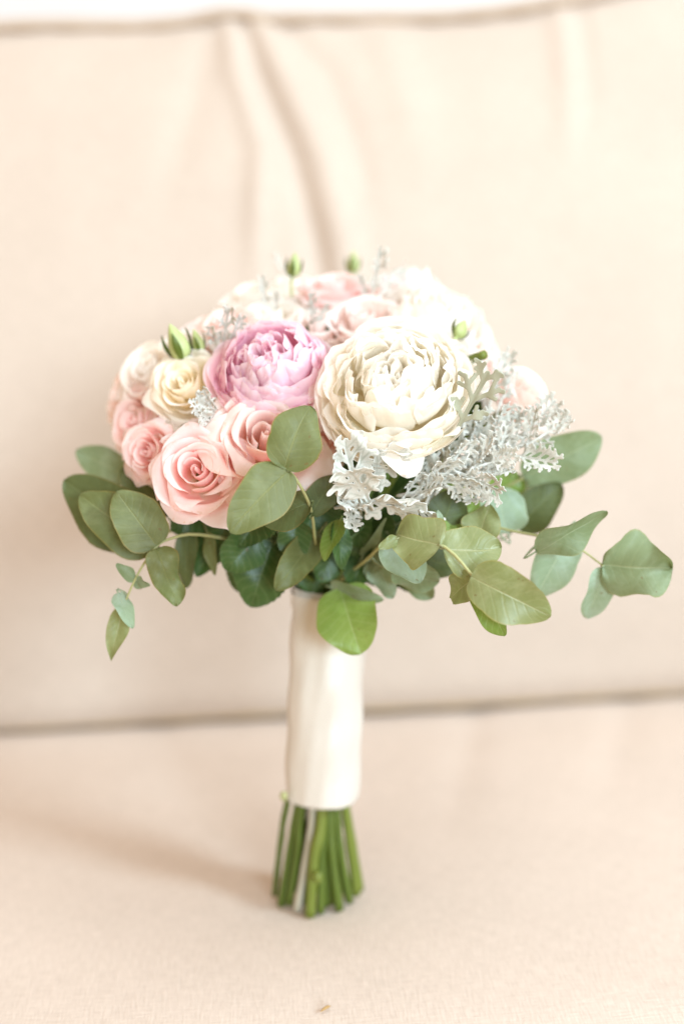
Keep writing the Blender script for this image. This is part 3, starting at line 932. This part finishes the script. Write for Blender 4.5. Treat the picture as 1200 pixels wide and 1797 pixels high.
s4 = sprig('eucalyptus_sprig', [TIE, (760, 930, 0.95), (860, 870, 0.94), (925, 835, 0.93)], 0.0016, 0.001, M['twig'], 'eucalyptus sprig with a grey-green leaf under the silver spray at the right')
leaf(s4, (918, 838, 0.93), (1056, 766, 0.925), 94, M['euc_grey'], 0.3, 0.06, 0.06, 0.06)
leaf(s4, (912, 835, 0.935), (850, 880, 0.94), 60, M['bright_leaf'], -0.2, 0.05)
leaf(s4, (900, 850, 0.945), (960, 870, 0.95), 60, M['euc_pale'], 0.8, 0.1)
# left
s5 = sprig('eucalyptus_sprig', [TIE, (440, 960, 0.915), (350, 938, 0.88), (300, 945, 0.868), (272, 962, 0.862), (240, 1012, 0.864), (218, 1062, 0.866)], 0.0012, 0.0006, M['twig'], 'eucalyptus sprig trailing down at the lower left')
leaf(s5, (276, 958, 0.861), (205, 862, 0.858), 92, M['euc'], 0.15, 0.03, 0.05, 0.06)
leaf(s5, (276, 962, 0.860), (312, 1064, 0.858), 60, M['euc'], -0.4, 0.04, 0.08, 0.22, sbend=0.05, irr=0.16)
leaf(s5, (237, 1018, 0.865), (204, 990, 0.86), 24, M['euc_grey'], 0.5, 0.02)
leaf(s5, (240, 1016, 0.864), (264, 1028, 0.86), 20, M['euc_grey'], 0.7, 0.02)
leaf(s5, (239, 1018, 0.865), (248, 1034, 0.87), 18, M['euc_grey'], 0.2, 0.02)
leaf(s5, (208, 1040, 0.868), (232, 1102, 0.855), 34, M['euc_pale'], -0.5, 0.05)
leaf(s5, (218, 1056, 0.868), (196, 1160, 0.872), 42, M['euc_yellow'], 0.3, 0.04, 0.1, 0.1, 'lance')
leaf(s5, (268, 962, 0.866), (245, 942, 0.858), 8, M['twig'], 0.2, 0.02)
s6 = sprig('eucalyptus_sprig', [TIE, (420, 950, 0.94), (320, 930, 0.91), (262, 945, 0.892)], 0.0016, 0.001, M['twig'], 'eucalyptus sprig with wide dark leaves at the far left')
leaf(s6, (272, 962, 0.882), (140, 868, 0.875), 96, M['euc'], 0.25, 0.05, 0.06, 0.05)
leaf(s6, (262, 950, 0.905), (112, 842, 0.905), 116, M['euc_dark'], -0.1, 0.05, 0.06, 0.04)
leaf(s6, (230, 840, 0.945), (134, 790, 0.95), 64, M['euc_grey'], 0.2, 0.04)
leaf(s6, (300, 900, 0.90), (215, 820, 0.91), 80, M['euc_dark'], 0.5, 0.05)
leaf(s6, (330, 930, 0.905), (325, 1034, 0.91), 44, M['euc_dark'], 0.3, 0.03)
# under the head
s7 = sprig('eucalyptus_sprig', [TIE, (560, 1010, 0.925), (520, 965, 0.90)], 0.0016, 0.001, M['twig'], 'short eucalyptus sprig hanging under the blooms in the middle')
leaf(s7, (560, 935, 0.885), (484, 1036, 0.868), 62, M['euc'], -0.1, 0.03)
leaf(s7, (636, 975, 0.90), (676, 910, 0.872), 26, M['euc_grey'], 0.9, 0.02)
leaf(s7, (700, 935, 0.895), (640, 1010, 0.90), 44, M['euc_grey'], 0.4, 0.05)
leaf(s7, (365, 935, 0.90), (378, 1010, 0.895), 26, M['euc'], 0.5, 0.05)
s8 = sprig('leafy_stem', [TIE, (585, 1040, 0.93), (600, 1035, 0.915), (608, 1040, 0.91)], 0.0016, 0.0012, M['stem'], 'bright green leaf hanging over the top of the ribbon')
leaf(s8, (596, 1032, 0.905), (632, 1146, 0.885), 112, M['bright_leaf'], 0.15, 0.06, 0.08, 0.05, 'round')
leaf(s8, (580, 1030, 0.91), (672, 1052, 0.89), 44, M['euc_grey'], 0.6, 0.12)

def rose_leaf(par, b, t, wd, mat='rose_leaf', roll=0.0, bend=0.05):
    leaf(par, b, t, wd, M[mat], roll, bend, 0.10, 0.06, 'ovate', serr=0.09, nv=53, nu=13)
s9 = sprig('rose_stem', [TIE, (520, 1000, 0.915), (470, 970, 0.905), (430, 960, 0.90)], 0.0018, 0.001, M['stem'], 'dark green rose leaves under the pink roses')
rose_leaf(s9, (480, 945, 0.902), (440, 1066, 0.90), 112, 'rose_leaf', 0.1)
rose_leaf(s9, (450, 940, 0.89), (395, 1000, 0.89), 80, 'rose_leaf', -0.2)
rose_leaf(s9, (520, 915, 0.88), (515, 985, 0.882), 64, 'rose_leaf', 0.1)
rose_leaf(s9, (410, 900, 0.905), (345, 1012, 0.91), 58, 'rose_leaf', 0.3)
rose_leaf(s9, (470, 880, 0.89), (420, 960, 0.885), 90, 'rose_leaf', 0.3)
rose_leaf(s9, (560, 880, 0.90), (545, 960, 0.90), 90, 'rose_leaf', -0.2)
rose_leaf(s9, (380, 880, 0.91), (300, 930, 0.90), 80, 'rose_leaf', -0.3)
s10 = sprig('rose_stem', [TIE, (600, 1000, 0.905), (598, 960, 0.882), (592, 925, 0.87)], 0.0018, 0.001, M['stem'], 'folded serrated green rose leaf under the silver leaves')
rose_leaf(s10, (598, 912, 0.866), (570, 985, 0.860), 52, 'bright_leaf', 0.9)
rose_leaf(s10, (592, 915, 0.872), (600, 1000, 0.866), 46, 'rose_leaf', -0.7)
rose_leaf(s10, (640, 900, 0.90), (660, 990, 0.905), 100, 'rose_leaf', 0.1)
rose_leaf(s10, (720, 870, 0.905), (700, 950, 0.91), 100, 'rose_leaf', -0.1)
rose_leaf(s10, (640, 960, 0.93), (700, 1030, 0.925), 80, 'rose_leaf', -0.1)
rose_leaf(s10, (560, 960, 0.935), (540, 1040, 0.935), 90, 'rose_leaf', -0.1)
s12 = sprig('rose_stem', [TIE, (570, 1000, 0.93), (560, 950, 0.92)], 0.0018, 0.001, M['stem'], 'dark leaves crowded above the top of the ribbon')
for b_, t_, w_, r_ in [((520, 930, 0.915), (500, 1030, 0.91), 80, 0.2), ((600, 930, 0.915), (560, 1020, 0.905), 76, -0.3), ((650, 930, 0.92), (620, 1030, 0.905), 84, 0.3), ((700, 960, 0.925), (730, 1040, 0.92), 70, 0.2),
                       ((610, 890, 0.90), (640, 960, 0.89), 80, 0.4), ((560, 890, 0.90), (520, 950, 0.895), 80, -0.4), ((430, 930, 0.925), (420, 1040, 0.925), 70, -0.2), ((370, 920, 0.925), (330, 990, 0.92), 70, 0.3),
                       ((680, 900, 0.905), (740, 980, 0.90), 80, -0.3), ((760, 890, 0.915), (800, 950, 0.92), 80, 0.3)]:
    rose_leaf(s12, b_, t_, w_, 'rose_leaf', r_)
# foliage inside and on the far side, closing the gaps between the blooms
s11 = sprig('rose_stem', [TIE, (585, 900, 0.96), (590, 800, 0.96), (600, 700, 0.96)], 0.0018, 0.001, M['stem'], 'dark leaves deep between the blooms')
for k in range(26):
    a = k * 2.39996
    f = math.sqrt((k + 0.5) / 26)
    x, y = 585 + 300 * f * math.cos(a), 720 + 170 * f * math.sin(a)
    dd = 0.955 - 0.03 * (1 - f) + 0.02 * math.sin(k * 3.3)
    rose_leaf(s11, (585 + (x - 585) * 0.55, y + 60, dd + 0.03), (x, y - 30, dd), 90, 'rose_leaf', random.uniform(-0.4, 0.4))

# --- silver dusty miller leaves
def miller_variant(seed, npairs=5, wd=1.0):
    """pinnate lobed blade cut out of a fine grid: length 1 along +y; returns verts, faces, edge distance"""
    r = np.random.default_rng(seed)
    segs = [((0, 0), (0, 0.96), 0.024, 0.032)]
    ys = np.linspace(0.26, 0.90, npairs)
    for q, y0 in enumerate(ys):
        for sd in (-1, 1):
            yy = y0 + r.uniform(-0.03, 0.03)
            Ln = (0.40 - 0.26 * abs((q / (npairs - 1)) - 0.35) ** 1.2) * r.uniform(0.85, 1.1)
            an = rad(r.uniform(38, 56))
            p0 = np.array([0, yy - 0.05])
            dr = np.array([sd * math.sin(an), math.cos(an)])
            p1 = p0 + dr * Ln
            segs.append((p0, p1, 0.028, 0.034))
            for fr, sg, lf in ((0.50, 1, 0.36), (0.62, -1, 0.38), (0.96, 1, 0.24)):
                aa = an + sg * rad(r.uniform(32, 52))
                d2 = np.array([sd * math.sin(aa), math.cos(aa)])
                b = p0 + dr * Ln * fr
                segs.append((b, b + d2 * Ln * lf * r.uniform(0.8, 1.2), 0.024, 0.031))
    segs = [(a_, b_, r0_ * wd, r1_ * wd) for a_, b_, r0_, r1_ in segs]
    h = 0.0140
    gx = np.arange(-0.56, 0.56 + h, h)
    gy = np.arange(-0.04, 1.12, h)
    X, Y = np.meshgrid(gx, gy)
    X = X + ((np.arange(len(gy)) % 2) * h * 0.5)[:, None]
    def field(X, Y):
        D = np.full(X.shape, 9.0)
        for a, b, r0, r1 in segs:
            ax, ay = a
            bx, by = b
            dx, dy = bx - ax, by - ay
            t = np.clip(((X - ax) * dx + (Y - ay) * dy) / (dx * dx + dy * dy + 1e-9), 0, 1)
            dd = np.hypot(X - ax - t * dx, Y - ay - t * dy) - (r0 + (r1 - r0) * t)
            hh = np.clip(0.5 + 0.5 * (D - dd) / 0.018, 0, 1)
            D = D * (1 - hh) + dd * hh - 0.018 * hh * (1 - hh)
        return D
    D = field(X, Y)
    keep = D < h * 0.55
    # pull the rim onto the outline
    for _ in range(3):
        e = 1e-3
        gxd = (field(X + e, Y) - field(X - e, Y)) / (2 * e)
        gyd = (field(X, Y + e) - field(X, Y - e)) / (2 * e)
        D = field(X, Y)
        k = keep & (D > -h * 0.45)
        X = np.where(k, X - gxd * D, X)
        Y = np.where(k, Y - gyd * D, Y)
    D = field(X, Y)
    idx = -np.ones(X.shape, int)
    pts, dist = [], []
    for j in range(X.shape[0]):
        for i in range(X.shape[1]):
            if keep[j, i]:
                idx[j, i] = len(pts)
                pts.append((X[j, i], Y[j, i]))
                dist.append(min(max(-D[j, i] / (0.045 * wd), 0), 1))
    fs = []
    for j in range(X.shape[0] - 1):
        for i in range(X.shape[1] - 1):
            if j % 2 == 0:
                tr = [((j, i), (j, i + 1), (j + 1, i)), ((j, i + 1), (j + 1, i + 1), (j + 1, i))]
            else:
                tr = [((j, i), (j + 1, i + 1), (j + 1, i)), ((j, i), (j, i + 1), (j + 1, i + 1))]
            for t3 in tr:
                q = [idx[c] for c in t3]
                if min(q) >= 0:
                    fs.append(tuple(q))
    return np.array(pts), fs, np.array(dist)
MV = [miller_variant(s, n, 0.86) for s, n in ((1, 4), (2, 5), (3, 4), (4, 5))]
MV_WIDE = [miller_variant(s, 4, 1.45) for s in (21, 22)]
MV_FORK = miller_variant(9, 3)

def miller_leaf(par, base, tip, wscale=1.0, roll=0.0, curl=0.2, mat='miller', var=None, cup=0.75, wob=0.055):
    B = base if isinstance(base, Vector) else P(*base)
    E = tip if isinstance(tip, Vector) else P(*tip)
    a = E - B
    L = a.length
    a.normalize()
    n0 = (T - a * T.dot(a)).normalized()
    s0 = a.cross(n0)
    n = n0 * math.cos(roll) + s0 * math.sin(roll)
    s = s0 * math.cos(roll) - n0 * math.sin(roll)
    pts, fs, dist = var or MV[random.randrange(len(MV))]
    p = rng.uniform(0, 6.28, 4)
    V = []
    for (x, y), ds in zip(pts, dist):
        z = curl * (y - 0.4) ** 2 * (1 if y > 0.4 else 0.3) + cup * abs(x) ** 1.5 + wob * (math.sin(x * 11 + p[0]) * math.cos(y * 9 + p[1]) + 0.6 * math.sin(x * 17 + y * 13 + p[2])) * min(1, abs(x) * 6)
        z -= 0.02 * math.exp(-(x / 0.03) ** 2)
        V.append(B + (s * x * wscale + a * y + n * z) * L)
    tv, tf = petiole(par, B, a, 0.0008)
    fs = fs + [tuple(i + len(V) for i in f) for f in tf]
    uv = np.stack([np.r_[dist, np.zeros(len(tv))], np.zeros(len(dist) + len(tv))], 1)
    o = part('leaf', V + tv, fs, M[mat], par, uv)
    md = o.modifiers.new('thickness', 'SOLIDIFY')
    md.thickness = 0.0005
    return o

d1 = sprig('dusty_miller_sprig', [TIE, (700, 930, 0.91), (760, 860, 0.885), (880, 790, 0.875)], 0.0018, 0.0012, M['stem_grey'], 'dense silver dusty miller spray to the right under the large cream peony')
branches = [[(715, 872, 0.868), (800, 800, 0.870), (885, 752, 0.874)], [(725, 880, 0.864), (840, 830, 0.862), (950, 765, 0.868)],
            [(740, 862, 0.872), (850, 790, 0.876), (945, 748, 0.880)], [(690, 885, 0.858), (760, 845, 0.852), (850, 815, 0.852)]]
for bi, br in enumerate(branches):
    pts = bez([P(*p) for p in br], 9)
    for k in range(1, 9):
        b3, t3 = pts[k], (pts[min(k + 1, 8)] - pts[max(k - 1, 0)]).normalized()
        sgn = 1 if k % 2 else -1
        side = (t3.cross(T)).normalized() * -sgn
        ln = px(random.uniform(62, 88), 0.87) * (0.85 if k == 8 else 1)
        dr = (t3 * (0.75 if k < 8 else 1.0) + side * random.uniform(0.25, 0.75) * (k < 8) + T * random.uniform(0.0, 0.45)).normalized()
        miller_leaf(d1, b3, b3 + dr * ln, random.uniform(0.7, 1.0), random.uniform(-0.9, 1.0), 0.3, 'miller', MV[(k + bi) % 4], 0.8, 0.05)
d2 = sprig('dusty_miller_sprig', [TIE, (625, 960, 0.915), (632, 900, 0.885), (630, 860, 0.85)], 0.0014, 0.001, M['stem_grey'], 'curly silver dusty miller leaves hanging below the large cream peony')
for b, t, wsc, ro, cu in [
        ((640, 890, 0.845), (596, 765, 0.826), 0.75, 0.3, 0.5), ((650, 885, 0.842), (610, 815, 0.818), 1.1, -0.3, 0.5), ((630, 870, 0.85), (700, 780, 0.838), 0.8, 0.4, 0.4),
        ((600, 890, 0.855), (735, 872, 0.832), 0.6, 1.0, 0.2), ((640, 895, 0.85), (585, 870, 0.835), 0.9, 0.7, 0.3), ((620, 880, 0.86), (610, 930, 0.845), 0.8, -0.5, 0.3),
        ((660, 880, 0.845), (770, 900, 0.845), 0.6, 1.1, 0.2)]:
    miller_leaf(d2, b, t, wsc, ro, cu, 'miller', MV_WIDE[random.randrange(2)], 0.6, 0.05)
d3 = sprig('dusty_miller_sprig', [TIE, (720, 900, 0.92), (775, 800, 0.875), (800, 755, 0.845)], 0.0018, 0.0012, M['stem_grey'], 'single antler-shaped grey dusty miller leaf at the right of the large cream peony')
miller_leaf(d3, (797, 762, 0.842), (858, 650, 0.822), 0.9, -0.1, 0.1, 'miller_grey', MV_FORK, 0.1, 0.02)
d4 = sprig('dusty_miller_sprig', [TIE, (470, 800, 0.95), (400, 650, 0.93), (392, 610, 0.905)], 0.0018, 0.0012, M['stem_grey'], 'silver dusty miller tips standing left above the lilac pink peony')
for b, t, wsc, ro in [((390, 620, 0.905), (402, 535, 0.885), 0.45, 0.2), ((380, 615, 0.905), (372, 570, 0.89), 0.6, -0.3), ((402, 620, 0.90), (420, 552, 0.89), 0.4, 0.6)]:
    miller_leaf(d4, b, t, wsc, ro, 0.3, 'miller', MV_FORK)
d5 = sprig('dusty_miller_sprig', [TIE, (550, 750, 0.97), (500, 600, 0.97), (470, 545, 0.955)], 0.0018, 0.0012, M['stem_grey'], 'silver dusty miller tips in front of the white roses at the top')
for b, t, wsc, ro in [((470, 550, 0.95), (455, 488, 0.945), 0.5, 0.4), ((482, 555, 0.945), (488, 512, 0.94), 0.5, -0.3), ((550, 565, 0.935), (545, 512, 0.92), 0.45, 0.3), ((555, 575, 0.935), (570, 532, 0.93), 0.45, 0.8), ((500, 480, 1.0), (480, 450, 1.0), 0.7, 0.8)]:
    miller_leaf(d5, b, t, wsc, ro, 0.3, 'miller', MV_FORK)
d6 = sprig('dusty_miller_sprig', [TIE, (620, 750, 0.97), (640, 600, 0.97), (655, 530, 0.96)], 0.0018, 0.0012, M['stem_grey'], 'silver dusty miller tip standing highest at the top of the bouquet')
for b, t, wsc, ro in [((650, 530, 0.96), (668, 438, 0.95), 0.42, 0.3), ((645, 525, 0.965), (632, 482, 0.955), 0.5, -0.3), ((660, 530, 0.965), (700, 472, 0.98), 0.5, 0.5)]:
    miller_leaf(d6, b, t, wsc, ro, 0.3, 'miller', MV_FORK)
d7 = sprig('dusty_miller_sprig', [TIE, (450, 850, 0.93), (370, 760, 0.90), (352, 725, 0.872)], 0.0018, 0.0012, M['stem_grey'], 'small silver dusty miller leaf between the cream rose and the pink roses')
for b, t, wsc, ro in [((372, 745, 0.870), (335, 700, 0.862), 0.9, 0.5), ((378, 735, 0.872), (358, 680, 0.862), 0.7, -0.3), ((375, 745, 0.865), (350, 722, 0.852), 1.0, 0.2)]:
    miller_leaf(d7, b, t, wsc, ro, 0.4)
d8 = sprig('dusty_miller_sprig', [TIE, (720, 800, 0.95), (850, 680, 0.93), (885, 645, 0.925)], 0.0018, 0.0012, M['stem_grey'], 'silver dusty miller leaf in front of the far right blush rose')
for b, t, wsc, ro in [((862, 700, 0.905), (892, 618, 0.905), 0.55, 0.2), ((876, 712, 0.90), (900, 650, 0.90), 0.5, 0.6)]:
    miller_leaf(d8, b, t, wsc, ro, 0.2)

# --- buds
def bud(pos_b, pos_t, wpx, label, stem_to=None, mat='bud', sep=3):
    B, E = P(*pos_b), P(*pos_t)
    a = E - B
    L = a.length
    a.normalize()
    x = a.cross(T).normalized()
    y = a.cross(x)
    W = px(wpx, pos_b[2]) / 2
    n, mr = 12, 12
    V, Fs = [], []
    for j in range(mr):
        t = j / (mr - 1)
        r = W * (math.sin(math.pi * min(t, 0.999) ** 0.6) ** 0.8) + 0.0002
        for i in range(n):
            an = 2 * math.pi * i / n + t * 0.9
            rr = r * (1 + 0.10 * math.cos(3 * an))
            V.append(B + a * (L * t) + (x * math.cos(an) + y * math.sin(an)) * rr)
    Fs = grid_faces(n, mr, True)
    tv, tf = tube_data(bez([P(*stem_to), B - a * 0.006, B + a * 0.002], 8), 0.0011, 6)
    o_ = len(V)
    V += tv
    Fs += [tuple(i + o_ for i in f) for f in tf]
    o = part('flower_bud', V, Fs, M[mat], None, None, label)
    for s in range(sep):
        an = s * 2 * math.pi / sep + 0.5
        d = x * math.cos(an) + y * math.sin(an)
        sd = a.cross(d)
        sv = []
        for j in range(7):
            t = j / 6
            c = B + a * (L * (0.02 + 0.75 * t)) + d * (W * (0.75 + 0.75 * math.sin(t * 2.2)))
            ww = W * 0.38 * math.sin(math.pi * (0.12 + 0.86 * t)) ** 0.9
            sv += [c - sd * ww, c + d * W * 0.12, c + sd * ww]
        part('sepal', sv, grid_faces(3, 7), M['stem'], o)
    return o
bud((513, 487, 0.965), (518, 443, 0.96), 22, 'slender closed green bud standing at the top left', (512, 520, 0.97))
bud((618, 480, 1.03), (620, 440, 1.03), 20, 'pointed green bud at the very top behind the coral rose', (615, 520, 1.03))
bud((322, 632, 0.90), (298, 568, 0.895), 36, 'pale green bud with spread sepals at the upper left', (345, 660, 0.91))
bud((352, 620, 0.905), (340, 578, 0.90), 20, 'small green bud beside the upper left pale green bud', (362, 660, 0.91))
bud((800, 592, 0.90), (816, 562, 0.905), 24, 'greenish cream bud right of the white peony', (790, 620, 0.91), 'bud', 2)
sprig('cut_twig', [TIE, (760, 720, 0.93), (815, 640, 0.90), (850, 622, 0.885)], 0.0022, 0.0030, M['stem_light'], 'short cut green twig end at the right of the large cream peony')

# fleck on the seat
c = P(571, 1772, 0.868)
c.z = -0.0025
V, Fs = [], []
for j in range(7):
    t = j / 6
    for i in range(6):
        an = 2 * math.pi * i / 6
        r = 0.0016 * math.sin(math.pi * (0.05 + 0.9 * t))
        V.append(c + Vector(((t - 0.5) * 0.0066, (t - 0.5) * 0.006 + r * math.cos(an), 0.0007 + r * 0.6 * math.sin(an) + 0.0008 * math.sin(t * 3))))
Fs = grid_faces(6, 7, True)
fl = mesh_obj('dry_fleck', V, Fs, M['crumb'])
fl['label'] = 'tiny tan plant fleck lying on the seat near the front'
fl['category'] = 'fleck'
